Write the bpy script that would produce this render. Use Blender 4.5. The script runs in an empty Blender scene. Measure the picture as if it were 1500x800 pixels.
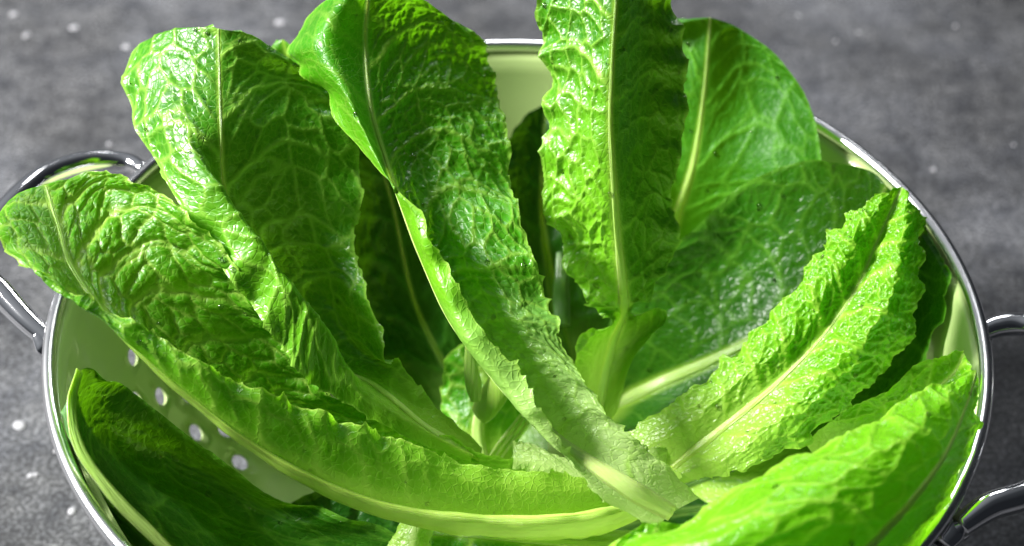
import bpy, bmesh, math, random
import numpy as np
from mathutils import Vector, geometry

random.seed(5)
SC = bpy.context.scene
COL = SC.collection
# ------------------------------------------------------------------ camera
FPX, DIST, PITCH, ROLL, RZ = 2500.0, 0.5325, 0.7358, 0.0155, 0.115
cd = np.array([0, math.cos(PITCH), -math.sin(PITCH)])
CAM = np.array([-.0021, .0162, RZ]) - DIST * cd
_r = np.array([1., 0, 0]); _u = np.cross(_r, cd)
cr = _r * math.cos(ROLL) + _u * math.sin(ROLL)
cu = -_r * math.sin(ROLL) + _u * math.cos(ROLL)
cam = bpy.data.cameras.new('camera'); camo = bpy.data.objects.new('camera', cam); COL.objects.link(camo)
cam.lens = 36 * FPX / 1500; cam.sensor_width = 36; cam.clip_start = .01; cam.clip_end = 50
from mathutils import Matrix
camo.matrix_world = Matrix([[cr[0], cu[0], -cd[0], CAM[0]], [cr[1], cu[1], -cd[1], CAM[1]], [cr[2], cu[2], -cd[2], CAM[2]], [0, 0, 0, 1]])
SC.camera = camo
cam.dof.use_dof = True; cam.dof.focus_distance = .492; cam.dof.aperture_fstop = 9.5
# ------------------------------------------------------------------ world and lamps
W = bpy.data.worlds.new('World'); SC.world = W; W.use_nodes = True
bg = W.node_tree.nodes['Background']; bg.inputs[0].default_value = (.86, .93, 1, 1); bg.inputs[1].default_value = 1.0
_nt = W.node_tree; _g = _nt.nodes.new('ShaderNodeTexCoord'); _d = _nt.nodes.new('ShaderNodeVectorMath'); _d.operation = 'DOT_PRODUCT'
_d.inputs[1].default_value = (-.70, .38, .60); _nt.links.new(_g.outputs['Generated'], _d.inputs[0])   # a dim room, lighter towards its window
_cr = _nt.nodes.new('ShaderNodeValToRGB'); _nt.links.new(_d.outputs['Value'], _cr.inputs[0]); _nt.links.new(_cr.outputs[0], bg.inputs[0])
_e = _cr.color_ramp.elements; _e[0].position = .0; _e[0].color = (.014, .016, .019, 1); _e[1].position = .95; _e[1].color = (.34, .36, .385, 1)
_m = _e.new(.45); _m.color = (.038, .043, .048, 1)
def area(name, loc, target, size, power, col=(1, 1, 1)):
    l = bpy.data.lights.new(name, 'AREA'); l.shape = 'RECTANGLE'; l.size, l.size_y = size; l.energy = power; l.color = col
    o = bpy.data.objects.new(name, l); COL.objects.link(o); o.location = loc
    o.rotation_euler = (Vector(target) - Vector(loc)).to_track_quat('-Z', 'Y').to_euler()
area('window_light', (-1.03, .13, .93), (0, 0, .08), (.36, .36), 72, (1, .985, .96))
area('soft_window_light', (.05, 1.45, .98), (0, 0, .08), (.55, .35), 12, (.96, .98, 1))
vs = SC.view_settings; vs.view_transform = 'Standard'; vs.look = 'None'; vs.exposure = 0; vs.gamma = 1; vs.use_curve_mapping = False
SC.cycles.max_bounces = 10; SC.cycles.transmission_bounces = 8; SC.cycles.diffuse_bounces = 5

def U(p):
    """A point of the place: where the line of sight through a photo point meets the height z."""
    px, py, z = p
    w = cd + (px - 750) / FPX * cr - (py - 400) / FPX * cu
    return CAM + w * (z - CAM[2]) / w[2]

# ------------------------------------------------------------------ node helpers
def new_mat(name):
    m = bpy.data.materials.new(name); m.use_nodes = True
    nt = m.node_tree; nt.nodes.clear()
    out = nt.nodes.new('ShaderNodeOutputMaterial')
    return m, nt, out
def nd(nt, t, **kw):
    n = nt.nodes.new(t)
    for k, v in kw.items():
        if k.startswith('i_'):
            key = k[2:]; key = int(key) if key.isdigit() else key
            n.inputs[key].default_value = v
        else: setattr(n, k, v)
    return n
def mixc(nt, fac, a, b, mode='MIX'):
    n = nt.nodes.new('ShaderNodeMix'); n.data_type = 'RGBA'; n.blend_type = mode
    for sock, v in ((n.inputs[0], fac), (n.inputs[6], a), (n.inputs[7], b)):
        if hasattr(v, 'default_value') or hasattr(v, 'links'): nt.links.new(v, sock)
        else: sock.default_value = v if not isinstance(v, tuple) else (*v, 1)[:4]
    return n.outputs[2]
def mth(nt, op, a, b=0.5, c=None):
    n = nt.nodes.new('ShaderNodeMath'); n.operation = op
    for i, v in enumerate((a, b) if c is None else (a, b, c)):
        if hasattr(v, 'links'): nt.links.new(v, n.inputs[i])
        else: n.inputs[i].default_value = v
    return n.outputs[0]
def ramp(nt, src, stops):
    n = nt.nodes.new('ShaderNodeValToRGB'); nt.links.new(src, n.inputs[0])
    e = n.color_ramp.elements
    while len(e) < len(stops): e.new(.5)
    for el, (p, c) in zip(e, stops):
        el.position = p; el.color = (*c, 1) if isinstance(c, tuple) else (c, c, c, 1)
    return n.outputs[0]

def leaf_mat(name, dark, light, vein, pale, trans=.34, rough=.36, tcol=(.27, .74, .004), spec=.45):
    m, nt, out = new_mat(name); L = nt.links.new
    av = nd(nt, 'ShaderNodeAttribute', attribute_name='vein').outputs['Fac']
    ap = nd(nt, 'ShaderNodeAttribute', attribute_name='pale').outputs['Fac']
    ac = nd(nt, 'ShaderNodeAttribute', attribute_name='cell').outputs['Fac']
    ae = nd(nt, 'ShaderNodeAttribute', attribute_name='rim').outputs['Fac']
    uv = nd(nt, 'ShaderNodeUVMap', uv_map='UVMap').outputs[0]
    n1 = nd(nt, 'ShaderNodeTexNoise', i_Scale=42.0, i_Detail=5.0, i_Roughness=.6); L(uv, n1.inputs['Vector'])
    n2 = nd(nt, 'ShaderNodeTexNoise', i_Scale=900.0, i_Detail=3.0); L(uv, n2.inputs['Vector'])
    vo = nd(nt, 'ShaderNodeTexVoronoi', feature='DISTANCE_TO_EDGE', i_Scale=480.0); L(uv, vo.inputs['Vector'])
    fine = ramp(nt, vo.outputs['Distance'], [(0, 1.), (.12, 0.)])
    f1 = ramp(nt, n1.outputs['Fac'], [(.32, 0.), (.68, 1.)])
    base = mixc(nt, mth(nt, 'MULTIPLY_ADD', ac, .45, mth(nt, 'MULTIPLY', f1, .55)), dark, light)
    base = mixc(nt, mth(nt, 'MULTIPLY', ae, .68), base, light)
    al = nd(nt, 'ShaderNodeAttribute', attribute_name='lime').outputs['Fac']
    base = mixc(nt, al, base, (.18, .49, .012))
    base = mixc(nt, ap, base, pale)
    base = mixc(nt, mth(nt, 'MULTIPLY', fine, .16), base, vein)
    base = mixc(nt, mth(nt, 'MULTIPLY', av, .92), base, vein)
    n3 = nd(nt, 'ShaderNodeTexNoise', i_Scale=70.0, i_Detail=4.0, i_Roughness=.7); L(uv, n3.inputs['Vector'])
    base = mixc(nt, mth(nt, 'MULTIPLY', ramp(nt, n3.outputs['Fac'], [(.69, 0.), (.76, 1.)]), .35), base, (.20, .22, .03))
    sp = mixc(nt, mth(nt, 'MULTIPLY', n2.outputs['Fac'], .25), base, (.5, .5, .5), 'SOFT_LIGHT')
    p = nd(nt, 'ShaderNodeBsdfPrincipled'); L(sp, p.inputs['Base Color'])
    p.inputs['Specular IOR Level'].default_value = spec
    rr = mth(nt, 'MULTIPLY_ADD', n1.outputs['Fac'], .16, rough - .08); L(rr, p.inputs['Roughness'])
    tr = nd(nt, 'ShaderNodeBsdfTranslucent')
    tc = mixc(nt, .62, base, tcol); tc = mixc(nt, mth(nt, 'MULTIPLY', ap, .6), tc, (.62, .82, .16))
    L(tc, tr.inputs[0])
    b = nd(nt, 'ShaderNodeBump', i_Strength=.35, i_Distance=.0004)
    hh = mth(nt, 'ADD', mth(nt, 'MULTIPLY', n2.outputs['Fac'], .5), mth(nt, 'MULTIPLY', fine, -.7)); L(hh, b.inputs['Height'])
    L(b.outputs[0], p.inputs['Normal']); L(b.outputs[0], tr.inputs['Normal'])
    mx = nd(nt, 'ShaderNodeMixShader', i_0=trans); L(p.outputs[0], mx.inputs[1]); L(tr.outputs[0], mx.inputs[2])
    L(mx.outputs[0], out.inputs[0])
    return m

DK, LT = (.006, .095, .001), (.062, .32, .002)
VE, PA = (.42, .66, .10), (.40, .64, .07)
M_mid = leaf_mat('leaf_green', DK, LT, VE, PA)
M_white = leaf_mat('leaf_white_base', DK, LT, (.32, .56, .07), (.62, .78, .32))
M_thin = leaf_mat('leaf_thin_green', (.012, .13, .002), (.09, .34, .003), (.50, .74, .12), PA, trans=.46, rough=.36)
M_satin = leaf_mat('leaf_satin_green', (.004, .062, .0015), (.024, .15, .002), (.10, .30, .02), PA, trans=.2, rough=.48, spec=.25)
M_forest = leaf_mat('leaf_forest_green', (.004, .058, .0015), (.040, .22, .002), (.30, .56, .07), PA, trans=.22, rough=.33)
M_deep = leaf_mat('leaf_deep_green', (.005, .060, .002), (.026, .145, .003), (.12, .31, .025), PA, trans=.16, rough=.34)
M_lime = leaf_mat('leaf_lime', (.07, .31, .003), (.16, .46, .005), (.40, .68, .07), (.46, .68, .12), trans=.45, rough=.30)
M_dark = leaf_mat('leaf_gap_shade_green', (.003, .038, .0015), (.008, .065, .002), (.04, .15, .012), (.25, .42, .08), trans=.06, rough=.4, spec=.25)  # deep shade of the gaps between leaves is put into this green
M_pale = leaf_mat('leaf_pale_base', (.20, .40, .03), (.34, .56, .07), (.5, .7, .2), (.62, .76, .30), trans=.4, rough=.32)

def rib_mat(name, tip, base):
    m, nt, out = new_mat(name); L = nt.links.new
    uv = nd(nt, 'ShaderNodeUVMap', uv_map='UVMap')
    ap = nd(nt, 'ShaderNodeAttribute', attribute_name='pale').outputs['Fac']
    mp = nd(nt, 'ShaderNodeMapping'); mp.inputs['Scale'].default_value = (1100, 60, 1); L(uv.outputs[0], mp.inputs[0])
    n = nd(nt, 'ShaderNodeTexNoise', i_Scale=1.0, i_Detail=4.0); L(mp.outputs[0], n.inputs['Vector'])
    n2 = nd(nt, 'ShaderNodeTexNoise', i_Scale=90.0, i_Detail=4.0); L(uv.outputs[0], n2.inputs['Vector'])
    c = mixc(nt, ap, tip, base)
    c = mixc(nt, mth(nt, 'MULTIPLY', n.outputs['Fac'], .5), c, tuple(x * .72 for x in base))
    c = mixc(nt, mth(nt, 'MULTIPLY', ramp(nt, n2.outputs['Fac'], [(.5, 0.), (.75, 1.)]), .35), c, (.22, .45, .03))
    p = nd(nt, 'ShaderNodeBsdfPrincipled', i_Roughness=.3); L(c, p.inputs['Base Color'])
    p.inputs['Subsurface Weight'].default_value = .35; p.inputs['Subsurface Radius'].default_value = (.8, 1, .3); p.inputs['Subsurface Scale'].default_value = .004
    b = nd(nt, 'ShaderNodeBump', i_Strength=.8, i_Distance=.0009); L(n.outputs['Fac'], b.inputs['Height']); L(b.outputs[0], p.inputs['Normal'])
    L(p.outputs[0], out.inputs[0]); return m
R_pale = rib_mat('midrib_pale', (.20, .44, .05), (.52, .72, .20))
R_lime = rib_mat('midrib_lime', (.22, .48, .04), (.52, .74, .14))
R_white = rib_mat('midrib_white', (.30, .52, .10), (.58, .76, .24))
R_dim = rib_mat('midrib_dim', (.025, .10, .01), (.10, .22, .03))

# ------------------------------------------------------------------ numpy noise and cells
def h2(i, j, s):
    x = np.sin(i * 127.1 + j * 311.7 + s * 74.7) * 43758.5453
    return x - np.floor(x)
def vnoise(x, y, s=0.):
    i, j = np.floor(x), np.floor(y); a, b = x - i, y - j
    a = a * a * (3 - 2 * a); b = b * b * (3 - 2 * b)
    return ((h2(i, j, s) * (1 - a) + h2(i + 1, j, s) * a) * (1 - b) + (h2(i, j + 1, s) * (1 - a) + h2(i + 1, j + 1, s) * a) * b) * 2 - 1
def fbm(x, y, s=0., o=3):
    return sum(vnoise(x * 2 ** k, y * 2 ** k, s + 7.3 * k) * .55 ** k for k in range(o))
def cells(x, y, s=0., jit=.8):
    """nearest-cell distances on a jittered grid: (edge distance, cell random)"""
    i0, j0 = np.floor(x), np.floor(y)
    f1 = np.full(x.shape, 9.); f2 = np.full(x.shape, 9.); cid = np.zeros(x.shape)
    for di in (-1, 0, 1):
        for dj in (-1, 0, 1):
            i, j = i0 + di, j0 + dj
            cx = i + .5 + jit * (h2(i, j, s) - .5); cy = j + .5 + jit * (h2(i, j, s + 3.1) - .5)
            d = np.hypot(x - cx, y - cy)
            n = d < f1
            f2 = np.where(n, f1, np.minimum(f2, d)); cid = np.where(n, h2(i, j, s + 9.2), cid); f1 = np.where(n, d, f1)
    return f2 - f1, cid

def spline(P, t):
    """Catmull-Rom through P (n, ...) at parameters t in [0, n-1]"""
    n = len(P); Q = np.concatenate([2 * P[:1] - P[1:2], P, 2 * P[-1:] - P[-2:-1]])
    i = np.clip(np.floor(t).astype(int), 0, n - 2); f = (t - i).reshape((-1,) + (1,) * (P.ndim - 1))
    a, b, c, d = Q[i], Q[i + 1], Q[i + 2], Q[i + 3]
    return .5 * (2 * b + (c - a) * f + (2 * a - 5 * b + 4 * c - d) * f * f + (3 * b - a - 3 * c + d) * f ** 3)

def grid_mesh(name, P, mat, parent=None, attrs=None, uv=None, closed_u=False):
    nv, nu = P.shape[:2]
    me = bpy.data.meshes.new(name); me.vertices.add(nv * nu); me.vertices.foreach_set('co', P.reshape(-1).astype(np.float32))
    a = np.arange(nv * nu).reshape(nv, nu)
    if closed_u: a = np.concatenate([a, a[:, :1]], 1)
    q = np.stack([a[:-1, :-1], a[:-1, 1:], a[1:, 1:], a[1:, :-1]], -1).reshape(-1, 4)
    me.loops.add(q.size); me.loops.foreach_set('vertex_index', q.reshape(-1).astype(np.int32))
    me.polygons.add(len(q)); me.polygons.foreach_set('loop_start', np.arange(0, q.size, 4, dtype=np.int32))
    me.update(calc_edges=True)
    me.polygons.foreach_set('use_smooth', np.ones(len(q), bool))
    if uv is not None:
        l = me.uv_layers.new(name='UVMap'); l.data.foreach_set('uv', uv.reshape(-1, 2)[q.reshape(-1)].astype(np.float32).reshape(-1))
    for k, v in (attrs or {}).items():
        t = me.attributes.new(k, 'FLOAT', 'POINT'); t.data.foreach_set('value', v.reshape(-1).astype(np.float32))
    me.materials.append(mat)
    o = bpy.data.objects.new(name, me); COL.objects.link(o)
    if parent: o.parent = parent
    return o
def tag(o, label=None, cat=None, group=None, kind=None):
    for k, v in (('label', label), ('category', cat), ('group', group), ('kind', kind)):
        if v: o[k] = v
    return o
def bm_obj(name, bm, mat, parent=None, smooth=True):
    me = bpy.data.meshes.new(name); bm.to_mesh(me); bm.free(); me.materials.append(mat)
    if smooth: me.polygons.foreach_set('use_smooth', np.ones(len(me.polygons), bool))
    o = bpy.data.objects.new(name, me); COL.objects.link(o)
    if parent: o.parent = parent
    return o

# ------------------------------------------------------------------ table
def table_mat():
    m, nt, out = new_mat('dark_concrete'); L = nt.links.new
    tc = nd(nt, 'ShaderNodeTexCoord').outputs['Object']
    a = nd(nt, 'ShaderNodeTexNoise', i_Scale=9.0, i_Detail=6.0, i_Roughness=.62); L(tc, a.inputs['Vector'])
    b = nd(nt, 'ShaderNodeTexNoise', i_Scale=620.0, i_Detail=3.0, i_Roughness=.7); L(tc, b.inputs['Vector'])
    c = nd(nt, 'ShaderNodeTexNoise', i_Scale=60.0, i_Detail=5.0, i_Roughness=.7); L(tc, c.inputs['Vector'])
    col = ramp(nt, a.outputs['Fac'], [(.36, (.010, .011, .014)), (.5, (.026, .028, .034)), (.66, (.075, .079, .092))])
    col = mixc(nt, .35, col, ramp(nt, c.outputs['Fac'], [(.35, .015), (.65, .14)]))
    g = ramp(nt, b.outputs['Fac'], [(.40, .2), (.5, 1.), (.60, 3.2)])
    col = mixc(nt, .55, col, g, 'MULTIPLY')
    p = nd(nt, 'ShaderNodeBsdfPrincipled'); L(col, p.inputs['Base Color'])
    L(mth(nt, 'MULTIPLY_ADD', c.outputs['Fac'], .5, .38), p.inputs['Roughness']); p.inputs['Specular IOR Level'].default_value = .22
    bp = nd(nt, 'ShaderNodeBump', i_Strength=.5, i_Distance=.0006)
    L(mth(nt, 'ADD', b.outputs['Fac'], mth(nt, 'MULTIPLY', c.outputs['Fac'], 1.5)), bp.inputs['Height']); L(bp.outputs[0], p.inputs['Normal'])
    L(p.outputs[0], out.inputs[0]); return m
def plain(name, col, rough=.5, metal=0., spec=.5, coat=0.):
    m, nt, out = new_mat(name); p = nd(nt, 'ShaderNodeBsdfPrincipled', i_Roughness=rough, i_Metallic=metal)
    p.inputs['Base Color'].default_value = (*col, 1); p.inputs['Specular IOR Level'].default_value = spec; p.inputs['Coat Weight'].default_value = coat
    n = nd(nt, 'ShaderNodeTexNoise', i_Scale=70.0, i_Detail=4.0); tc = nd(nt, 'ShaderNodeTexCoord'); nt.links.new(tc.outputs['Object'], n.inputs['Vector'])
    nt.links.new(mth(nt, 'MULTIPLY_ADD', n.outputs['Fac'], .12, max(rough - .06, .0)), p.inputs['Roughness'])
    nt.links.new(p.outputs[0], out.inputs[0]); return m
bm = bmesh.new(); bmesh.ops.create_grid(bm, x_segments=2, y_segments=2, size=1.6)
table = tag(bm_obj('table_top', bm, table_mat(), smooth=False), 'dark grey mottled stone table surface under the colander', kind='structure')
M_spot = plain('white_speck', (.30, .30, .32), .6)
spots = [(28, 622, 11), (410, 32, 11), (185, 68, 9), (108, 40, 9), (40, 50, 7), (160, 211, 6), (52, 695, 5), (45, 696, 6), (105, 748, 8), (82, 660, 5), (38, 52, 7),
         (1224, 60, 5), (1258, 47, 5), (1368, 248, 5), (1400, 38, 5), (1485, 212, 4), (20, 20, 8), (1170, 22, 5), (330, 60, 4)]
rs = random.Random(3)
for px, py, r in spots:
    c = U((px, py, 0.0006)); rr = r / 2500 * np.linalg.norm(c - CAM) * (.62 if py < 240 else .8)
    bm = bmesh.new(); vs_ = []
    for k in range(16):
        a = k * math.tau / 16; q = rr * (1 + .12 * math.sin(2 * a + px) + .08 * rs.uniform(-1, 1))
        vs_.append((q * math.cos(a), q * math.sin(a)))
    top = [bm.verts.new((x * .8, y * .8, .0004)) for x, y in vs_]; lo = [bm.verts.new((x, y, 0)) for x, y in vs_]
    bm.faces.new(top)
    for k in range(16): bm.faces.new((lo[k], lo[(k + 1) % 16], top[(k + 1) % 16], top[k]))
    o = bm_obj('white_speck', bm, M_spot, table); o.location = (c[0], c[1], .0003)

# ------------------------------------------------------------------ colander
M_enamel = plain('white_enamel_shade_tint', (.47, .60, .24), .16, 0, .5, .3)  # white enamel; green leaf bounce and wall shade are mixed into the colour
M_steel = plain('polished_steel', (.86, .86, .87), .22, 1.0)
M_chrome = plain('chrome', (.86, .86, .88), .07, 1.0)
prof = np.array([(.1392, .1135), (.1375, .112), (.1345, .095), (.128, .07), (.116, .045), (.097, .026), (.07, .016), (.03, .013)])
ps = np.r_[0, np.cumsum(np.hypot(*np.diff(prof, axis=0).T))]
tt = np.linspace(0, len(prof) - 1, 400); fp = spline(prof, tt); fs = np.r_[0, np.cumsum(np.hypot(*np.diff(fp, axis=0).T))]
def bowl_pt(th, s, off=0.):
    r = np.interp(s, fs, fp[:, 0]); z = np.interp(s, fs, fp[:, 1]); e = 1e-3
    dr = np.interp(s + e, fs, fp[:, 0]) - np.interp(s - e, fs, fp[:, 0]); dz = np.interp(s + e, fs, fp[:, 1]) - np.interp(s - e, fs, fp[:, 1])
    n = np.hypot(dr, dz) + 1e-9; r = r - off * dz / n; z = z + off * dr / n   # positive: outward
    return (r * math.cos(th), r * math.sin(th), z)
col_root = bpy.data.objects.new('colander', None); COL.objects.link(col_root)
tag(col_root, 'white enamelled colander with a steel rim and round drain holes, full of lettuce', 'colander')
RM = .125; SE = float(fs[-1]); TH0 = math.radians(171) - math.radians(2.5)
pts, edges, holes = [], [], []
HR = .0031; HN = 20
for k in range(72):
    th = math.radians(5 * k + 1.0 - 5) ; th = math.radians(171) + math.radians(5 * k)
    for j in range(5):
        s = .0445 + .0190 * j + (.0095 if k % 2 else 0)
        if s > .112: continue
        if k % 2 and s > .108: continue
        x0 = math.radians(5 * k + 2.5) * RM
        kx = RM / np.interp(s, fs, fp[:, 0]); b0 = len(pts)
        for q in range(HN):
            a = q * math.tau / HN
            pts.append(Vector((x0 + HR * kx * math.cos(a), s + HR * math.sin(a))))
            edges.append((b0 + q, b0 + (q + 1) % HN))
        holes.append((x0, s, kx))
NX, NS = 216, 34
XW = math.tau * RM
harr = np.array(holes)
for i in range(NX + 1):
    for j in range(NS + 1):
        x, s = XW * i / NX, SE * j / NS
        d = np.hypot((harr[:, 0] - x) / harr[:, 2], harr[:, 1] - s).min()
        if d > HR * 1.25 or i in (0, NX): pts.append(Vector((x, s)))
vo, eo, fo, *_ = geometry.delaunay_2d_cdt(pts, edges, [], 0, 1e-7)
bm = bmesh.new()
def emit(off, flip):
    vv = [bm.verts.new(bowl_pt(TH0 + v.x / RM, v.y, off)) for v in vo]
    for f in fo:
        cx = sum(vo[i].x for i in f) / len(f); cy = sum(vo[i].y for i in f) / len(f)
        if (np.hypot((harr[:, 0] - cx) / harr[:, 2], harr[:, 1] - cy)).min() < HR * .999: continue
        try: bm.faces.new([vv[i] for i in (f[::-1] if flip else f)])
        except ValueError: pass
    return vv
inn = emit(0, False); outr = emit(.0011, True)
# hole walls
v2 = {}
for i, v in enumerate(vo): v2[(round(v.x, 6), round(v.y, 6))] = i
hole_edges = []
for f_e in [e for e in bm.edges if len(e.link_faces) == 1]: pass
idx_in = {v: i for i, v in enumerate(inn)}
for e in [e for e in bm.edges if len(e.link_faces) == 1 and e.verts[0] in idx_in and e.verts[1] in idx_in]:
    a, b = idx_in[e.verts[0]], idx_in[e.verts[1]]
    try: bm.faces.new((inn[a], inn[b], outr[b], outr[a]))
    except ValueError: pass
for v in [v for v in bm.verts if not v.link_faces]: bm.verts.remove(v)
bmesh.ops.remove_doubles(bm, verts=bm.verts, dist=2e-5)
# floor of the bowl
for off, rev in ((0, False), (.0011, True)):
    ring = [bm.verts.new(bowl_pt(TH0 + math.tau * k / 72, SE, off)) for k in range(72)]
    c = bm.verts.new((0, 0, .0125 - off))
    for k in range(72): bm.faces.new((ring[k], ring[(k + 1) % 72], c))
bmesh.ops.recalc_face_normals(bm, faces=bm.faces)
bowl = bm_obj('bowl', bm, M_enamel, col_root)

def ring_tube(R, z, r, name, mat, n=240, m=16, sx=1, sz=1):
    th = np.linspace(0, math.tau, n, endpoint=False); ph = np.linspace(0, math.tau, m, endpoint=False)
    T, Pp = np.meshgrid(th, ph, indexing='ij')
    rr = R + r * sx * np.cos(Pp); P = np.stack([rr * np.cos(T), rr * np.sin(T), z + r * sz * np.sin(Pp)], -1)
    P = np.concatenate([P, P[:1]])
    return grid_mesh(name, P, mat, col_root, closed_u=True)
ring_tube(.1402, .115, .0021, 'rim', M_steel)
th = np.linspace(0, math.tau, 121)
foot = np.array([(.066, .0155), (.066, .001), (.0685, .0), (.0695, .001), (.0685, .0165)])
grid_mesh('foot_ring', np.stack([np.stack([r * np.cos(th), r * np.sin(th), z + 0 * th], -1) for r, z in foot], 1), M_steel, col_root)

def tube(path, rad, name, mat, parent, m=18, n=120, flat=1.0, cap=True):
    P = np.array(path); t = np.linspace(0, len(P) - 1, n); C = spline(P, t)
    R = spline(np.array(rad, float)[:, None], t * (len(rad) - 1) / (len(P) - 1))[:, 0] if hasattr(rad, '__len__') else np.full(n, rad)
    T = np.gradient(C, axis=0); T /= np.linalg.norm(T, axis=1)[:, None]
    up = np.array([0, 0, 1.]); A = np.cross(T, up); A /= np.linalg.norm(A, axis=1)[:, None] + 1e-9; B = np.cross(A, T)
    ph = np.linspace(0, math.tau, m, endpoint=False)
    G = C[:, None] + R[:, None, None] * (A[:, None] * np.cos(ph)[None, :, None] + flat * B[:, None] * np.sin(ph)[None, :, None])
    if cap: G = np.concatenate([np.repeat(C[:1, None], m, 1), G, np.repeat(C[-1:, None], m, 1)])
    return grid_mesh(name, G, mat, parent, closed_u=True)
lh = [(212, 250, .110), (185, 238, .109), (130, 238, .110), (68, 258, .112), (20, 298, .114), (-18, 350, .114), (-22, 400, .113), (5, 432, .111), (38, 468, .109), (74, 500, .107)]
rh = [(1432, 490, .108), (1462, 478, .109), (1500, 476, .110), (1555, 490, .112), (1600, 545, .113), (1605, 620, .113), (1570, 680, .112), (1510, 722, .111), (1450, 742, .110), (1405, 772, .108)]
hl = tube([U(p) for p in lh], [.0026, .0034, .0041, .0042, .0042, .0042, .0042, .0042, .0036, .0030], 'handle', M_chrome, col_root)
hr = tube([U(p) for p in rh], [.0028, .0034, .0036, .0036, .0036, .0036, .0038, .0040, .0040, .0032], 'handle', M_chrome, col_root)
def ball(c, r, name, mat, parent, sc=(1, 1, 1)):
    bm = bmesh.new(); bmesh.ops.create_uvsphere(bm, u_segments=20, v_segments=12, radius=r)
    bmesh.ops.scale(bm, vec=sc, verts=bm.verts); bmesh.ops.translate(bm, vec=c, verts=bm.verts)
    return bm_obj(name, bm, mat, parent)
def bracket(p, q, parent):
    a, b = U(p), U(q); tube([a, a * .66 + b * .34, a * .34 + b * .66, b], [.0046, .0050, .0040, .0026], 'bracket', M_chrome, parent, n=24, flat=.55)
bracket((1374, 792, .106), (1412, 750, .108), hr)
bracket((1430, 500, .104), (1450, 482, .108), hr)
bracket((80, 512, .105), (56, 486, .109), hl)
bracket((222, 262, .105), (196, 243, .109), hl)
ball(U((1409, 781, .103)), .0022, 'rivet', M_chrome, hr)

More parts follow.
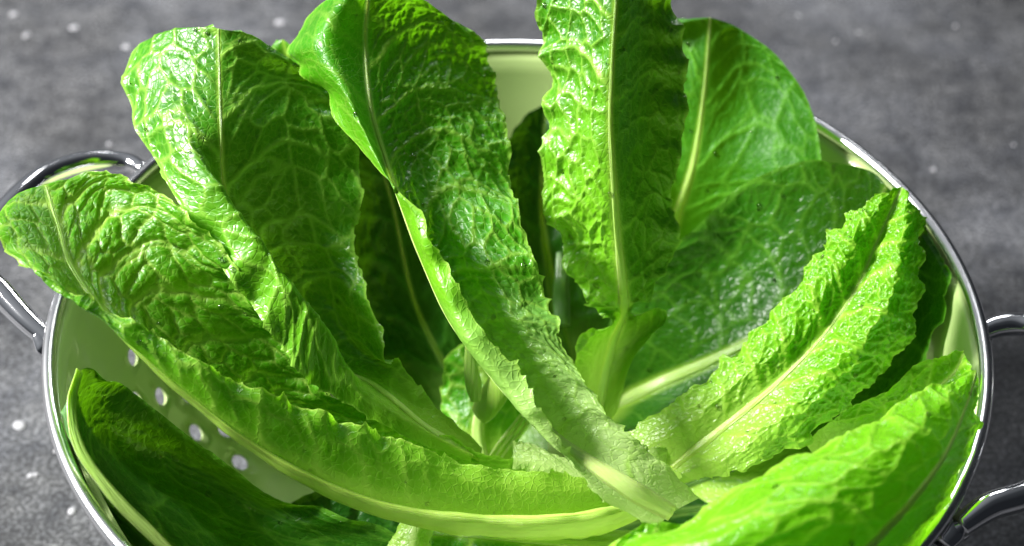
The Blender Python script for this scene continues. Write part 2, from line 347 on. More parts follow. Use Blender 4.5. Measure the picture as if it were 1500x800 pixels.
# ------------------------------------------------------------------ leaves
GRP = 'romaine lettuce leaves in the colander'
def leaf(label, rows, rib, mat, ribmat, seed, nv=200, nu=110, tip=.16, sp=.017, blist=.0013, fine=.0003, ruf=.0025, lam=.020, teeth=.0016,
         inv=1, rw=(.0060, .0004), rexp=2.0, rh_=.5, pale_v=.35, cell=.0075, side=1, ribup=.15, tipp=2.6, ribpos=None, name='lettuce_leaf', palew=.012, veinw=.0009, nolat=False, bl=(1., 1.), lime=(0., 0.), bigk=1.):
    G = np.array([[U(p) for p in r] for r in rows])       # stations x columns x 3
    nr, nc = G.shape[:2]
    v = np.linspace(0, 1, nv)
    V = spline(G, v * (nr - 1))                            # nv x nc x 3
    uc = rib / (nc - 1)
    w = np.ones(nv); m = v > 1 - tip
    if tip: w[m] = (1 - np.clip((v[m] - (1 - tip)) / tip, 0, .999) ** tipp) ** (1 / tipp)
    w = np.maximum(w, .03)
    u = np.linspace(0, 1, nu)
    # rib column must be a grid column
    ku = int(round(uc * (nu - 1))); u = np.where(u <= u[ku], u * uc / max(u[ku], 1e-9), 1 - (1 - u) * (1 - uc) / (1 - u[ku]))
    P = np.empty((nv, nu, 3))
    Vt = V.transpose(1, 0, 2)
    for i in range(nv):
        ui = uc + (u - uc) * w[i]
        P[i] = spline(V[i], ui * (nc - 1))
    dS = np.linalg.norm(np.diff(P, axis=1), axis=2); S = np.concatenate([np.zeros((nv, 1)), np.cumsum(dS, 1)], 1); S = S - S[:, ku:ku + 1]
    rc = P[:, ku]; T = np.r_[0, np.cumsum(np.linalg.norm(np.diff(rc, axis=0), axis=1))]; Ln = T[-1]
    T = np.repeat(T[:, None], nu, 1); a = np.abs(S); sg = np.sign(S)
    edge = np.where(S >= 0, S[:, -1:], -S[:, :1]) + 1e-6
    e = np.clip(a / edge, 0, 1); vv = T / Ln
    du = np.gradient(P, axis=1); dv = np.gradient(P, axis=0)
    N = np.cross(dv, du); N /= np.linalg.norm(N, axis=2)[..., None] + 1e-12
    D = du / (np.linalg.norm(du, axis=2)[..., None] + 1e-12)
    # veins
    wx = fbm(S / .022, T / .022, seed) * .0035 + fbm(S / .006, T / .006, seed + 4, 2) * .0007
    so = np.where(sg > 0, .37, 0.)
    ph = (T + wx - .95 * a + 2.2 * a * a / .1) / sp + so + seed
    kk = np.round(ph); dl = np.abs(ph - kk) * sp * .75
    wl = veinw * (1.15 - .75 * e)
    lat = np.exp(-(dl / wl) ** 2) * (1 - .75 * e ** 3) * (h2(kk, sg, seed) > .12)
    cs = cell
    ed, cid = cells(ph * sp / cs * .85 + .5 * seed, (a + wx * .7) / cs + sg * 31.7, seed)
    ter = np.exp(-(ed / .10) ** 2)
    ed2, cid2 = cells((T + wx) / (cs * .42), (S - wx) / (cs * .42), seed + 2)
    ter2 = np.exp(-(ed2 / .12) ** 2)
    pw = rw[1] + (rw[0] - rw[1]) * (1 - vv) ** rexp
    ribm = np.exp(-(a / (pw * .75 + .0004)) ** 4)
    away = 1 - np.exp(-(a / (pw * .9 + .002)) ** 2)
    dome = np.clip(ed / .55, 0, 1); dome = dome * (2 - dome)
    gl = (1 - np.exp(-(dl / (wl * 2.2)) ** 2))
    h = blist * away * (dome * (.8 + .35 * cid) * (.3 + .7 * gl) - .5) - blist * .55 * lat * away
    d2 = np.clip(ed2 / .6, 0, 1)
    h += fine * away * (d2 * (2 - d2) - .5 + .6 * fbm(S / .0022, T / .0022, seed + 8, 2))
    h *= np.clip(.12 + vv * 2.2, 0, 1) * inv * np.where(sg < 0, bl[0], bl[1])
    ruffle = e ** 3 * ruf * (np.sin(T / lam * math.tau + 2.2 * fbm(T / .04, sg, seed + 5) + sg) + .6 * fbm(T / .008, sg * 3, seed + 6, 2)) * np.clip(vv * 4, .2, 1)
    big = .0022 * fbm(S / .03, T / .03, seed + 11, 2) * np.clip(a / .015, 0, 1) * min(ruf / .002, 1.5) * bigk
    end = np.clip((1 - vv) / .05, 0, 1) ** .5
    P2 = P + N * ((h * (.35 + .65 * end) + ruffle + big) * side)[..., None]
    # teeth on the margin
    x = T / .0085 + .9 * fbm(T / .02, sg, seed + 13); fr = x - np.floor(x)
    tooth = (fr ** 2.2 * (h2(np.floor(x), sg, seed) ** 1.2) - .25) * teeth * np.clip(1.25 - vv, .12, 1) * 2.0 * np.clip(vv * 4, .15, 1) + teeth * .35 * fbm(T / .003, sg, seed + 2, 2)
    P2 += D * (sg * tooth * e ** 10)[..., None] * w[:, None, None]
    rr_ = np.hypot(P2[..., 0], P2[..., 1]); lim = np.interp(P2[..., 2], fp[::-1, 1], fp[::-1, 0]) - .0022
    inside = (P2[..., 2] < .1175) & (rr_ > lim)
    k_ = np.where(inside, lim / np.maximum(rr_, 1e-6), 1.); P2[..., 0] *= k_; P2[..., 1] *= k_
    P2[..., 2] = np.maximum(P2[..., 2], .016)
    vein = np.clip(np.maximum.reduce([lat * (.55 + .45 * (1 - e)), ter * .62 * away, ter2 * .16]), 0, 1)
    vein *= np.where(sg < 0, .35 + .65 * bl[0], .35 + .65 * bl[1])
    vein = np.maximum(vein, .7 * np.clip((e - .955) / .03, 0, 1))
    limev = np.where(sg < 0, lime[0], lime[1]) * np.clip((.85 - vv) / .3, 0, 1) * np.clip(vv * 4, .3, 1)
    pale = np.clip(ribm * .8 * (1.2 - .6 * vv), 0, 1)
    base = np.clip((pale_v - vv) / max(pale_v, .01), 0, 1) ** .8
    pale = np.clip(np.maximum(pale, base * np.clip(1.25 - a / (palew * (1 + 2 * base)), .0, 1)), 0, 1)
    c0 = rc[0].copy()
    root = bpy.data.objects.new(name, None); COL.objects.link(root); root.location = c0
    tag(root, label, 'lettuce leaf', GRP)
    uvm = np.stack([S, T], -1) + seed * .37
    b = grid_mesh('blade', P2 - c0, mat, root, dict(vein=vein, pale=pale, cell=cid * .6 + dome * .4, rim=np.clip(np.maximum(e ** 2.5, (.62 - vv) * 1.5), 0, 1), lime=limev), uvm)
    # midrib: a low rounded strip, proud mostly on the outer side
    if ribmat:
        m_ = 15; phi = np.linspace(0, math.tau, m_, endpoint=False)
        step = max(1, nv // 110); idx = np.arange(0, nv, step)
        Nr = N[idx, ku] ; ta = np.gradient(rc, axis=0)[idx]; ta /= np.linalg.norm(ta, axis=1)[:, None]
        lo = max(ku - 2, 0); hi = min(ku + 2, nu - 1)
        Dr = np.cross(ta, Nr); Dr /= np.linalg.norm(Dr, axis=1)[:, None]
        hw = pw[idx, 0] * .55 * (1 + .08 * vnoise(T[idx, 0] / .01, T[idx, 0] * 0, seed)); 
        c, s_ = np.cos(phi), np.sin(phi); tarr = T[idx, 0]
        hgt = np.where(s_ > 0, ribup, rh_)
        crn = P2[idx, ku]
        md = 1 + .16 * vnoise(phi[None] * 2.2 + 0 * hw[:, None], tarr[:, None] / .03, seed) + .06 * vnoise(phi[None] * 5, tarr[:, None] / .004, seed)
        hw2 = hw[:, None] * np.clip(md, .7, 1.3) * np.clip(.55 + tarr[:, None] / .03 + .1 * vnoise(phi[None] * 3, phi[None] * 0, seed), 0, 1)
        R_ = crn[:, None] + hw2[..., None] * (Dr[:, None] * c[None, :, None] + (Nr * side * inv)[:, None] * (s_ * hgt * (1 + .0 * c))[None, :, None])
        R_ = np.concatenate([np.repeat(crn[:1, None], m_, 1), R_, np.repeat(crn[-1:, None], m_, 1)])
        tv = T[idx, 0]; tv = np.r_[tv[0], tv, tv[-1]]
        pl = np.clip(1.15 - 1.25 * tv / Ln, 0, 1)
        grid_mesh('midrib', R_ - c0, ribmat, root, dict(pale=np.repeat(pl[:, None], m_, 1)), np.stack([np.repeat((phi * .0012)[None], len(tv), 0), np.repeat(tv[:, None], m_, 1)], -1), closed_u=True)
    LEAVES.append((root, P2, N * side, e))
    return root
LEAVES = []

# -- dark leaves lying deep in the bowl (built first, they lie lowest)
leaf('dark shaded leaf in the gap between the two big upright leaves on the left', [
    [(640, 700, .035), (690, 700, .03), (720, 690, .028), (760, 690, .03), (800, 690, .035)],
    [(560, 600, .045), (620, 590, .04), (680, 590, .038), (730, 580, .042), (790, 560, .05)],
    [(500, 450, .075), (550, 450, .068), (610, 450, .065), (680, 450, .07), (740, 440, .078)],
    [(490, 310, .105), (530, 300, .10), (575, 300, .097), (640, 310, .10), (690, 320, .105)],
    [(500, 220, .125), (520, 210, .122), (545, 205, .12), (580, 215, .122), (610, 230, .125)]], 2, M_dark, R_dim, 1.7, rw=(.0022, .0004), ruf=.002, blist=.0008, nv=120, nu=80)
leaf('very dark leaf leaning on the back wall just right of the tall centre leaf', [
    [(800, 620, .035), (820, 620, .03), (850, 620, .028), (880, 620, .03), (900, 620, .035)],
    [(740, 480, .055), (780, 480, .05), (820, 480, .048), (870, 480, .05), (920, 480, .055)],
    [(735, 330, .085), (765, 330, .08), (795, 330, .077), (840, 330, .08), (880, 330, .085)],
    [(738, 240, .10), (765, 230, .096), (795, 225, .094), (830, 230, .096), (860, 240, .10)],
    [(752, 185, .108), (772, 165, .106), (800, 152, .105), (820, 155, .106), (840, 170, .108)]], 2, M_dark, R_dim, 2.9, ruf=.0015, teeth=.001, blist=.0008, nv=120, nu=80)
leaf('dark smooth leaf with a bright rim, behind and right of the crinkled leaf', [
    [(930, 690, .055), (960, 700, .048), (1000, 715, .045), (1040, 740, .045), (1080, 760, .05)],
    [(1060, 600, .068), (1100, 630, .06), (1140, 655, .057), (1180, 680, .058), (1215, 700, .065)],
    [(1150, 500, .082), (1195, 540, .075), (1240, 572, .071), (1275, 595, .073), (1305, 612, .082)],
    [(1220, 410, .098), (1265, 440, .090), (1310, 470, .087), (1345, 492, .089), (1364, 502, .098)],
    [(1280, 340, .112), (1310, 355, .107), (1345, 385, .104), (1372, 405, .105), (1384, 425, .112)],
    [(1320, 312, .119), (1335, 315, .117), (1352, 330, .116), (1366, 345, .116), (1376, 362, .119)]], 2, M_deep, R_dim, 3.3, ruf=.0012, teeth=.0003, blist=.0005, rw=(.003, .0004), sp=.024, nv=170, nu=110)
leaf('upright rounded leaf leaning on the back rim, half hidden by the tall crinkled leaf', [
    [(900, 440, .066), (935, 430, .062), (965, 420, .060), (1000, 420, .062), (1040, 410, .066)],
    [(925, 330, .088), (955, 330, .085), (987, 330, .083), (1060, 340, .084), (1150, 330, .092)],
    [(935, 220, .112), (975, 220, .110), (1015, 240, .107), (1095, 240, .110), (1200, 260, .113)],
    [(945, 120, .132), (985, 120, .131), (1030, 145, .127), (1105, 130, .128), (1190, 165, .126)],
    [(960, 45, .147), (995, 38, .146), (1037, 70, .142), (1090, 60, .141), (1150, 95, .137)],
    [(985, 28, .153), (1010, 25, .152), (1040, 26, .150), (1070, 34, .147), (1100, 48, .144)]], 2, M_satin, R_pale, 4.1, ruf=.0010, teeth=.0003, fine=.0002, blist=.00045, cell=.011, sp=.02, rw=(.004, .0006), pale_v=.15, nv=190, nu=130)
leaf('broad dark leaf with a bright rib, spread across the right half of the bowl', [
    [(868, 575, .056), (876, 590, .05), (884, 602, .048), (892, 615, .05), (900, 628, .055)],
    [(895, 465, .070), (925, 520, .062), (965, 562, .056), (975, 610, .057), (985, 655, .063)],
    [(925, 405, .086), (990, 460, .078), (1060, 520, .073), (1085, 570, .073), (1100, 620, .079)],
    [(1005, 345, .102), (1070, 395, .092), (1140, 473, .086), (1180, 520, .086), (1220, 560, .09)],
    [(1085, 272, .117), (1140, 330, .108), (1215, 405, .10), (1270, 440, .10), (1310, 470, .105)],
    [(1180, 236, .129), (1215, 280, .122), (1265, 340, .115), (1310, 360, .115), (1345, 390, .120)],
    [(1262, 236, .135), (1280, 250, .133), (1298, 272, .131), (1315, 288, .130), (1330, 305, .131)]], 2, M_deep, R_pale, 5.2, ruf=.0010, teeth=.0002, bigk=.6, blist=.0004, cell=.011, sp=.026, rw=(.0046, .0006), rexp=1.2, pale_v=.1, palew=.004, nv=240, nu=160, ribup=.35)
leaf('tall crinkled leaf standing upright against the back rim, torn at its stem', [
    [(830, 625, .060), (850, 625, .061), (872, 622, .060), (890, 618, .06), (905, 600, .062)],
    [(840, 560, .078), (860, 560, .076), (885, 550, .072), (912, 535, .074), (930, 520, .08)],
    [(842, 505, .095), (868, 505, .092), (898, 500, .084), (938, 488, .086), (975, 466, .1)],
    [(890, 472, .105), (900, 467, .103), (913, 460, .098), (920, 455, .1), (928, 450, .102)],
    [(858, 440, 0.1102), (884, 432, 0.1130), (913, 425, 0.1166), (945, 425, 0.1122), (968, 415, 0.1110)],
    [(825, 370, 0.1214), (862, 365, 0.1270), (905, 350, 0.1342), (955, 352, 0.1254), (994, 350, 0.1230)],
    [(796, 300, 0.1360), (840, 290, 0.1430), (899, 270, 0.1520), (950, 278, 0.1410), (985, 275, 0.1380)],
    [(796, 200, 0.1530), (838, 195, 0.1600), (894, 180, 0.1690), (950, 185, 0.1580), (1008, 190, 0.1550)],
    [(800, 100, 0.1690), (842, 95, 0.1760), (897, 85, 0.1850), (955, 90, 0.1740), (1006, 95, 0.1710)],
    [(788, 20, 0.1820), (836, 10, 0.1890), (902, 0, 0.1980), (955, 5, 0.1870), (990, 10, 0.1840)],
    [(805, -50, 0.1930), (850, -65, 0.2000), (905, -75, 0.2090), (950, -65, 0.1980), (975, -45, 0.1950)]], 2, M_forest, R_pale, 6.4, nv=380, nu=150, bl=(1., .45), lime=(.8, 0.), bigk=.7, blist=.0012, cell=.0068, ruf=.0016, lam=.016, teeth=.0014, rw=(.0050, .0007), rexp=1.8, pale_v=.22, sp=.02, ribup=.3)  # lime tint on the left half paints in its stronger light
leaf('small leaf tip peeking out between the two big upright leaves at the back left', [
    [(420, 190, .13), (445, 190, .128), (470, 190, .13)],
    [(394, 112, .142), (428, 112, .14), (462, 112, .142)],
    [(392, 64, .15), (414, 58, .15), (440, 70, .15)]], 1, M_mid, None, 7.7, nv=70, nu=60, ruf=.001, tip=.4, teeth=0, tipp=2.2)
leaf('big upright leaf at the back left, its left side folded forward', [
    [(690, 676, .085), (692, 668, .088), (700, 672, .082), (705, 664, .082), (706, 655, .083)],
    [(600, 645, .095), (608, 622, .100), (622, 625, .094), (636, 612, .092), (648, 602, .092)],
    [(520, 600, .108), (532, 572, .113), (548, 565, .106), (568, 552, .102), (590, 538, .104)],
    [(448, 555, .118), (486, 494, .128), (475, 530, .110), (515, 505, .104), (568, 522, .112)],
    [(400, 490, .130), (436, 424, .141), (420, 455, .118), (480, 440, .112), (546, 440, .122)],
    [(330, 400, .143), (372, 338, .152), (362, 362, .134), (445, 355, .128), (520, 365, .126)],
    [(262, 300, .153), (312, 262, .161), (330, 280, .150), (430, 270, .144), (530, 275, .138)],
    [(213, 215, .157), (262, 190, .166), (324, 195, .164), (420, 185, .157), (520, 195, .148)],
    [(186, 135, .160), (240, 110, .170), (321, 115, .172), (410, 115, .165), (500, 140, .156)],
    [(190, 75, .165), (245, 55, .175), (320, 62, .178), (390, 78, .173), (458, 105, .165)],
    [(235, 42, .172), (275, 38, .179), (320, 42, .181), (360, 50, .178), (395, 68, .172)]], 2, M_forest, R_pale, 8.3, nv=340, nu=170, blist=.0005, cell=.0095, fine=.0002, sp=.022, ruf=.0012, teeth=.0010, lime=(.45, 0.), bigk=.7, rw=(.0045, .0006), pale_v=.3, tip=.10)
leaf('mid green leaf with a shiny rib lying under the crossing leaves at the centre', [
    [(690, 700, .045), (700, 700, .046), (715, 700, .046), (730, 700, .046), (745, 700, .045)],
    [(640, 630, .052), (670, 630, .055), (700, 625, .056), (735, 625, .054), (770, 620, .05)],
    [(650, 560, .062), (690, 555, .065), (725, 550, .066), (760, 550, .063), (800, 545, .06)],
    [(680, 480, .072), (710, 480, .074), (745, 470, .075), (775, 470, .074), (810, 470, .072)]], 2, M_mid, R_pale, 9.1, nv=80, nu=60, tip=.3, blist=.0008, rw=(.005, .002))
leaf('leaf of which only the pale lower rib shows below the far left leaf', [
    [(680, 740, .062), (670, 752, .062), (655, 748, .06), (660, 735, .058), (670, 725, .06)],
    [(580, 735, .068), (575, 756, .070), (570, 748, .066), (590, 720, .062), (610, 700, .064)],
    [(505, 710, .075), (498, 735, .078), (490, 728, .074), (520, 700, .068), (550, 670, .07)],
    [(440, 670, .083), (432, 694, .086), (430, 690, .082), (460, 660, .075), (500, 620, .078)],
    [(400, 640, .09), (396, 655, .09), (400, 650, .088), (420, 630, .084), (440, 600, .086)]], 2, M_lime, R_lime, 10.6, nv=110, nu=60, rw=(.008, .004), blist=.0005, teeth=.0005, pale_v=.9, ruf=.001)
leaf('long leaf lying over the rim at the far left with a thick pale rib', [
    [(925, 708, .076), (925, 722, .075), (925, 746, .071), (922, 738, .066), (920, 720, .066), (918, 702, .070)],
    [(830, 695, .085), (832, 725, .084), (832, 762, .078), (830, 740, .070), (826, 712, .072), (822, 690, .077)],
    [(700, 678, .096), (700, 715, .094), (700, 762, .085), (700, 735, .074), (700, 690, .078), (705, 658, .087)],
    [(570, 636, .109), (562, 675, .107), (555, 738, .096), (565, 690, .084), (585, 650, .088), (610, 622, .096)],
    [(440, 592, .124), (432, 625, .122), (412, 673, .112), (445, 610, .099), (475, 590, .101), (500, 580, .106)],
    [(305, 535, .140), (297, 560, .138), (289, 585, .129), (330, 535, .118), (385, 495, .120), (438, 505, .125)],
    [(180, 462, .152), (172, 482, .151), (177, 485, .144), (208, 445, .136), (280, 400, .139), (362, 400, .143)],
    [(72, 410, .160), (80, 418, .159), (108, 396, .150), (142, 365, .147), (197, 325, .149), (283, 318, .155)],
    [(-2, 355, .160), (30, 345, .159), (85, 330, .153), (118, 305, .151), (158, 280, .152), (215, 272, .157)],
    [(-8, 300, .160), (22, 280, .159), (66, 270, .156), (88, 262, .156), (112, 256, .156), (142, 255, .158)]], 2, M_thin, R_lime, 11.9, nv=380, nu=170, blist=.0011, cell=.0080, sp=.0165, ruf=.0011, bl=(.55, 1.), lime=(.5, 0.), bigk=.5, teeth=.0016, rw=(.0155, .0007), rexp=1.25, pale_v=.45, tip=.06, palew=.016, inv=-1, rh_=.75, ribup=.2, veinw=.0012)
leaf('small pale leaf base tucked under the crossing of the two longest leaves', [
    [(880, 700, .078), (890, 715, .08), (885, 735, .078)],
    [(800, 655, .082), (805, 680, .085), (800, 705, .082)],
    [(750, 650, .084), (752, 672, .086), (750, 690, .084)]], 1, M_pale, None, 12.4, nv=70, nu=60, ruf=.001, blist=.0003, teeth=.003, tip=0, pale_v=1.5, palew=.05)
leaf('small pale leaf flap between the white stem end and the crinkled leaf', [
    [(1000, 700, .078), (975, 710, .08), (950, 720, .078)],
    [(988, 665, .086), (965, 670, .088), (940, 680, .086)],
    [(978, 655, .088), (958, 655, .09), (940, 662, .088)]], 1, M_pale, None, 13.1, nv=50, nu=50, ruf=.0006, blist=.0003, teeth=.0005, tip=.2, pale_v=1.5, palew=.05)
leaf('bright lime crinkled leaf folded along its rib on the right side of the bowl', [
    [(914, 634, .086), (945, 655, .087), (985, 686, .085), (1000, 694, .086), (1014, 703, .085)],
    [(996, 582, .097), (1030, 600, .099), (1060, 626, .096), (1082, 652, .098), (1098, 688, .093)],
    [(1076, 512, .108), (1106, 533, .111), (1138, 562, .107), (1174, 592, .110), (1206, 628, .102)],
    [(1138, 446, .119), (1170, 468, .122), (1204, 494, .118), (1248, 518, .122), (1288, 548, .112)],
    [(1192, 378, .130), (1222, 400, .133), (1252, 426, .128), (1300, 446, .133), (1342, 462, .122)],
    [(1236, 322, .139), (1260, 336, .142), (1286, 352, .137), (1322, 364, .142), (1354, 368, .132)],
    [(1294, 280, .147), (1308, 276, .148), (1321, 274, .147), (1333, 280, .148), (1345, 290, .144)]], 2, M_lime, R_lime, 14.2, nv=280, nu=170, blist=.0010, cell=.0048, fine=.0005, ruf=.0012, lam=.012, teeth=.0020, rw=(.0034, .0004), rexp=2.2, ribup=.05, pale_v=.45, tip=.08, sp=.012)
leaf('longest leaf, from the back rim to its white stem end, over all others', [
    [(958, 772, .097), (970, 764, .100), (985, 751, .102), (998, 743, .102), (1010, 737, .101), (1024, 730, .099)],
    [(873, 722, .106), (887, 716, .109), (905, 704, .111), (922, 694, .111), (942, 684, .111), (966, 674, .110)],
    [(826, 650, .121), (812, 656, .120), (816, 644, .116), (845, 622, .116), (872, 606, .119), (898, 612, .119)],
    [(778, 568, .133), (748, 580, .130), (728, 555, .124), (768, 542, .124), (810, 530, .128), (850, 545, .127)],
    [(706, 475, .143), (680, 490, .141), (660, 468, .134), (698, 455, .133), (750, 450, .137), (808, 450, .136)],
    [(648, 375, .153), (630, 385, .151), (616, 375, .145), (655, 365, .142), (710, 355, .146), (777, 355, .145)],
    [(600, 303, .162), (592, 305, .160), (588, 300, .154), (630, 285, .150), (690, 275, .149), (752, 270, .145)],
    [(530, 225, .164), (550, 225, .167), (565, 235, .161), (610, 215, .157), (670, 205, .155), (744, 190, .151)],
    [(470, 135, .166), (505, 140, .176), (543, 155, .171), (600, 135, .167), (660, 125, .163), (724, 115, .157)],
    [(425, 70, .170), (470, 60, .184), (535, 60, .180), (590, 50, .177), (645, 45, .173), (706, 58, .167)],
    [(480, 2, .182), (510, -12, .192), (540, -14, .190), (575, -12, .188), (610, -8, .184), (645, 12, .178)]], 2, M_white, R_white, 15.8, nv=400, nu=170, blist=.00065, cell=.0066, fine=.00035, ruf=.0012, lam=.018, teeth=.0018, bl=(.22, 1.), lime=(.8, 0.), bigk=.6, rw=(.0056, .0005), rexp=1.2, ribup=.35, rh_=.6, pale_v=.50, palew=.05, tip=.06, sp=.019)
leaf('pale green leaf flat in the bottom of the bowl below the thick rib', [
    [(960, 780, .058), (960, 800, .062), (950, 840, .06), (940, 880, .055)],
    [(840, 770, .060), (830, 795, .065), (820, 840, .062), (800, 890, .055)],
    [(730, 762, .060), (715, 785, .066), (700, 830, .062), (680, 890, .055)],
    [(640, 760, .060), (632, 780, .063), (625, 820, .060), (610, 870, .055)]], 1, M_mid, R_white, 16.5, nv=120, nu=90, blist=.0008, rw=(.004, .002), pale_v=.7, tip=.2)
leaf('short olive cut leaf base pointing down under the thick rib', [
    [(650, 745, .070), (618, 740, .073), (590, 735, .070)],
    [(640, 775, .068), (608, 775, .071), (575, 772, .068)],
    [(632, 810, .064), (600, 812, .067), (562, 800, .064)]], 1, M_pale, None, 17.2, nv=50, nu=50, tip=0, teeth=.003, ruf=.0006, blist=.0004, pale_v=.1)
leaf('dark deep green leaf at the lower left, its bright edge curled up beside the rim', [
    [(330, 900, .06), (400, 880, .085), (470, 870, .06), (540, 850, .055), (640, 810, .06)],
    [(225, 850, .065), (285, 835, .095), (370, 810, .07), (440, 790, .065), (545, 765, .07)],
    [(150, 790, .080), (212, 772, .106), (290, 750, .08), (350, 730, .075), (420, 730, .078)],
    [(115, 705, .095), (155, 712, .115), (200, 690, .092), (255, 670, .088), (326, 680, .09)],
    [(98, 640, .109), (115, 652, .121), (145, 630, .106), (185, 620, .102), (236, 606, .103)],
    [(96, 590, .120), (104, 592, .124), (120, 580, .117), (145, 570, .113), (178, 562, .113)],
    [(112, 548, .125), (116, 543, .125), (124, 538, .123), (137, 537, .122), (150, 541, .122)]], 1, M_deep, R_pale, 18.9, nv=260, nu=150, fine=.00015, blist=.0003, cell=.010, ruf=.0010, teeth=.0003, sp=.022, rw=(.0030, .0030), pale_v=.1, palew=.004, tip=.08, ribup=.15, rh_=.3)
leaf('narrow leaf end showing above the blurred front leaf, touching the white wall', [
    [(1180, 650, .088), (1192, 668, .085), (1200, 690, .082), (1210, 705, .082), (1220, 720, .085)],
    [(1225, 610, .097), (1243, 625, .094), (1260, 645, .09), (1275, 660, .09), (1290, 680, .092)],
    [(1300, 568, .106), (1318, 578, .104), (1335, 592, .101), (1352, 606, .1), (1370, 620, .102)],
    [(1355, 528, .114), (1375, 535, .112), (1392, 552, .110), (1405, 565, .11), (1418, 580, .112)],
    [(1392, 510, .118), (1402, 510, .118), (1412, 518, .117), (1420, 530, .117), (1424, 545, .118)]], 2, M_lime, R_lime, 19.6, nv=120, nu=80, tip=.12, blist=.0010, ruf=.001, teeth=.0002, cell=.006)
leaf('large bright out-of-focus leaf at the lower right front, nearest the camera', [
    [(850, 900, .12), (950, 900, .13), (1150, 930, .12), (1180, 930, .11), (1200, 930, .105)],
    [(885, 805, .13), (1000, 830, .145), (1215, 870, .135), (1250, 875, .12), (1290, 870, .11)],
    [(1000, 765, .140), (1110, 770, .155), (1280, 795, .145), (1310, 810, .125), (1350, 800, .115)],
    [(1110, 696, .145), (1210, 710, .157), (1335, 735, .147), (1365, 750, .13), (1393, 725, .118)],
    [(1240, 638, .145), (1310, 650, .153), (1385, 665, .143), (1408, 670, .13), (1423, 650, .12)],
    [(1365, 568, .138), (1393, 580, .140), (1417, 590, .135), (1426, 595, .13), (1432, 590, .125)],
    [(1420, 546, .133), (1425, 543, .133), (1430, 545, .133), (1433, 547, .132), (1435, 552, .131)]], 2, M_lime, R_lime, 20.3, nv=220, nu=150, blist=.0008, cell=.010, sp=.02, ruf=.0008, teeth=.0007, lime=(.15, .15), bigk=.8, rw=(.004, .0008), pale_v=.1, palew=.004, tip=.05, side=1)
leaf('small jagged blurred leaf end at the bottom, in front of the white stem end', [
    [(890, 870, .125), (950, 870, .13), (1020, 870, .125)],
    [(895, 810, .132), (955, 800, .136), (1025, 800, .132)],
    [(925, 775, .137), (965, 765, .139), (1012, 768, .137)]], 1, M_lime, None, 21.1, nv=80, nu=90, tip=.1, teeth=.003, ruf=.0012, blist=.0006)

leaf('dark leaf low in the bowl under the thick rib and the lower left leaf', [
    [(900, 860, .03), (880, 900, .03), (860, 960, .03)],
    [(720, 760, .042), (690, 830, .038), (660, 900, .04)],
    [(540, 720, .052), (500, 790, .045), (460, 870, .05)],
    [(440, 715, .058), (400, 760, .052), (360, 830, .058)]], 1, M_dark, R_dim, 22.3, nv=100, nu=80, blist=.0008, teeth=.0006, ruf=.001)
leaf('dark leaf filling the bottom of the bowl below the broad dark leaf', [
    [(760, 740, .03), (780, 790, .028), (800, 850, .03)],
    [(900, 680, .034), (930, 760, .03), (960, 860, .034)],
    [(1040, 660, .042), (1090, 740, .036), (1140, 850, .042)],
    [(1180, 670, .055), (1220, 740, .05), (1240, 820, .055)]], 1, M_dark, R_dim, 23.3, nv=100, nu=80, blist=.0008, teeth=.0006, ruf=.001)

# -- loose stem pieces between the leaves
def stem(label, pts_, rad, mat, seed, flat=.6, pale_=.6):
    C = [U(p) for p in pts_]; c0 = C[0].copy()
    root = bpy.data.objects.new('lettuce_offcut', None); COL.objects.link(root); root.location = c0
    tag(root, label, 'lettuce offcut')
    o = tube([c - c0 for c in C], rad, 'stalk', mat, root, n=60, m=20, flat=flat)
    me = o.data; n = len(me.vertices)
    t = me.attributes.new('pale', 'FLOAT', 'POINT'); t.data.foreach_set('value', np.full(n, pale_, np.float32))
    co = np.empty(n * 3, np.float32); me.vertices.foreach_get('co', co); co = co.reshape(-1, 3)
    l = me.uv_layers.new(name='UVMap'); li = np.empty(len(me.loops), np.int32); me.loops.foreach_get('vertex_index', li)
    l.data.foreach_set('uv', co[li][:, :2].reshape(-1))
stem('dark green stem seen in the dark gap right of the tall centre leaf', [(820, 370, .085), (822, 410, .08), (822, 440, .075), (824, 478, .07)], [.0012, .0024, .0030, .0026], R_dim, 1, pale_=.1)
stem('stubby cut stem beside the centre of the bowl, under the long centre leaf', [(735, 560, .088), (722, 580, .083), (712, 595, .079), (702, 608, .076)], [.005, .0055, .0052, .0040], R_lime, 2)
stem('thin split stem hanging in the gap left of the long centre leaf', [(686, 505, .098), (690, 540, .092), (694, 565, .088), (697, 588, .084)], [.0010, .0022, .0026, .0016], R_pale, 3, .5)
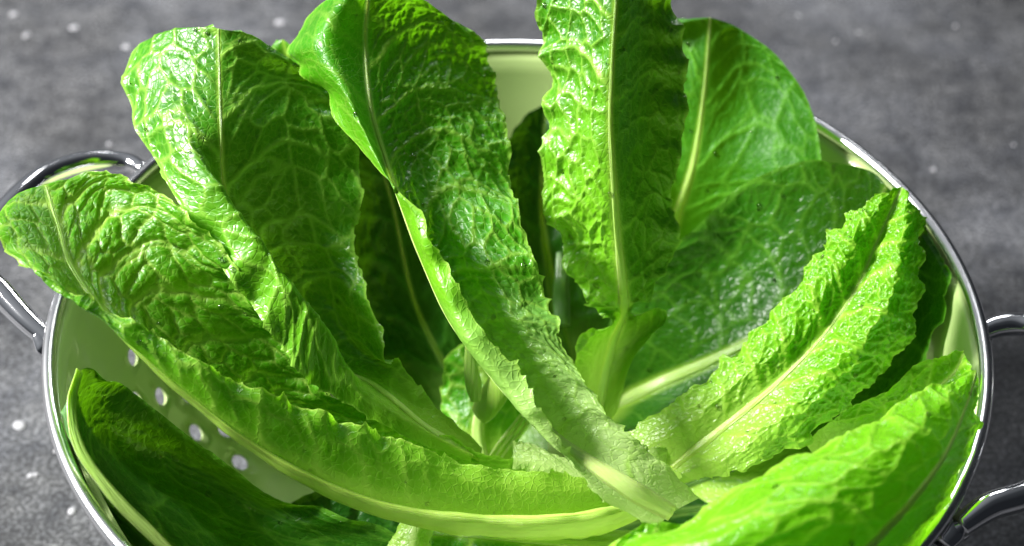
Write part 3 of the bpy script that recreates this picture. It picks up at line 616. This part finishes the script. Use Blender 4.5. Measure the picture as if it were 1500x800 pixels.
for k, (dx, lab) in enumerate(((0, 'thin pale fibre strand in the central gap, leftmost of three'), (9, 'thin pale fibre strand in the central gap, middle of three'), (19, 'thin pale fibre strand in the central gap, rightmost of three'))):
    stem(lab, [(716 + dx, 670, .062), (730 + dx, 650, .066), (748 + dx, 628, .07), (764 + dx * .7, 606, .073)], [.0003, .0006, .0006, .0004], R_pale, 4 + k, .6)

# ------------------------------------------------------------------ water drops
m, nt, out = new_mat('water')
p = nd(nt, 'ShaderNodeBsdfPrincipled', i_Roughness=.02, i_IOR=1.33); p.inputs['Transmission Weight'].default_value = 1
nt.links.new(p.outputs[0], out.inputs[0])
rg = random.Random(11)
bmd = bmesh.new(); bmesh.ops.create_uvsphere(bmd, u_segments=12, v_segments=8, radius=1)
med = bpy.data.meshes.new('drop'); bmd.to_mesh(med); bmd.free()
dv_ = np.array([v.co[:] for v in med.vertices]); df = [tuple(f.vertices) for f in med.polygons]
for root, P, N, e in LEAVES:
    nv_, nu_ = e.shape
    if nv_ < 150: continue
    verts, faces = [], []
    for k in range(26):
        i, j = rg.randrange(int(nv_ * .15), int(nv_ * .97)), rg.randrange(4, nu_ - 4)
        p0 = P[i, j]; n = np.cross(P[i + 1, j] - P[i - 1, j], P[i, j + 1] - P[i, j - 1]); n /= np.linalg.norm(n) + 1e-12
        if n @ (CAM - p0) < 0: n = -n
        t = np.cross(n, [0, 0, 1.]); t /= np.linalg.norm(t) + 1e-9; b = np.cross(n, t)
        r = rg.choice((.0003, .0004, .0004, .0005, .0007, .0009)); b0 = len(verts)
        sx = rg.uniform(.8, 1.3)
        for q in dv_: verts.append(tuple(p0 + r * (t * q[0] * sx + b * q[1] + n * (q[2] * .55 + .1)) - np.array(root.location)))
        faces += [tuple(a + b0 for a in f) for f in df]
    me = bpy.data.meshes.new('water_droplets'); me.from_pydata(verts, [], faces); me.materials.append(m)
    me.polygons.foreach_set('use_smooth', np.ones(len(me.polygons), bool))
    o = bpy.data.objects.new('water_droplets', me); COL.objects.link(o); o.parent = root; o['kind'] = 'stuff'
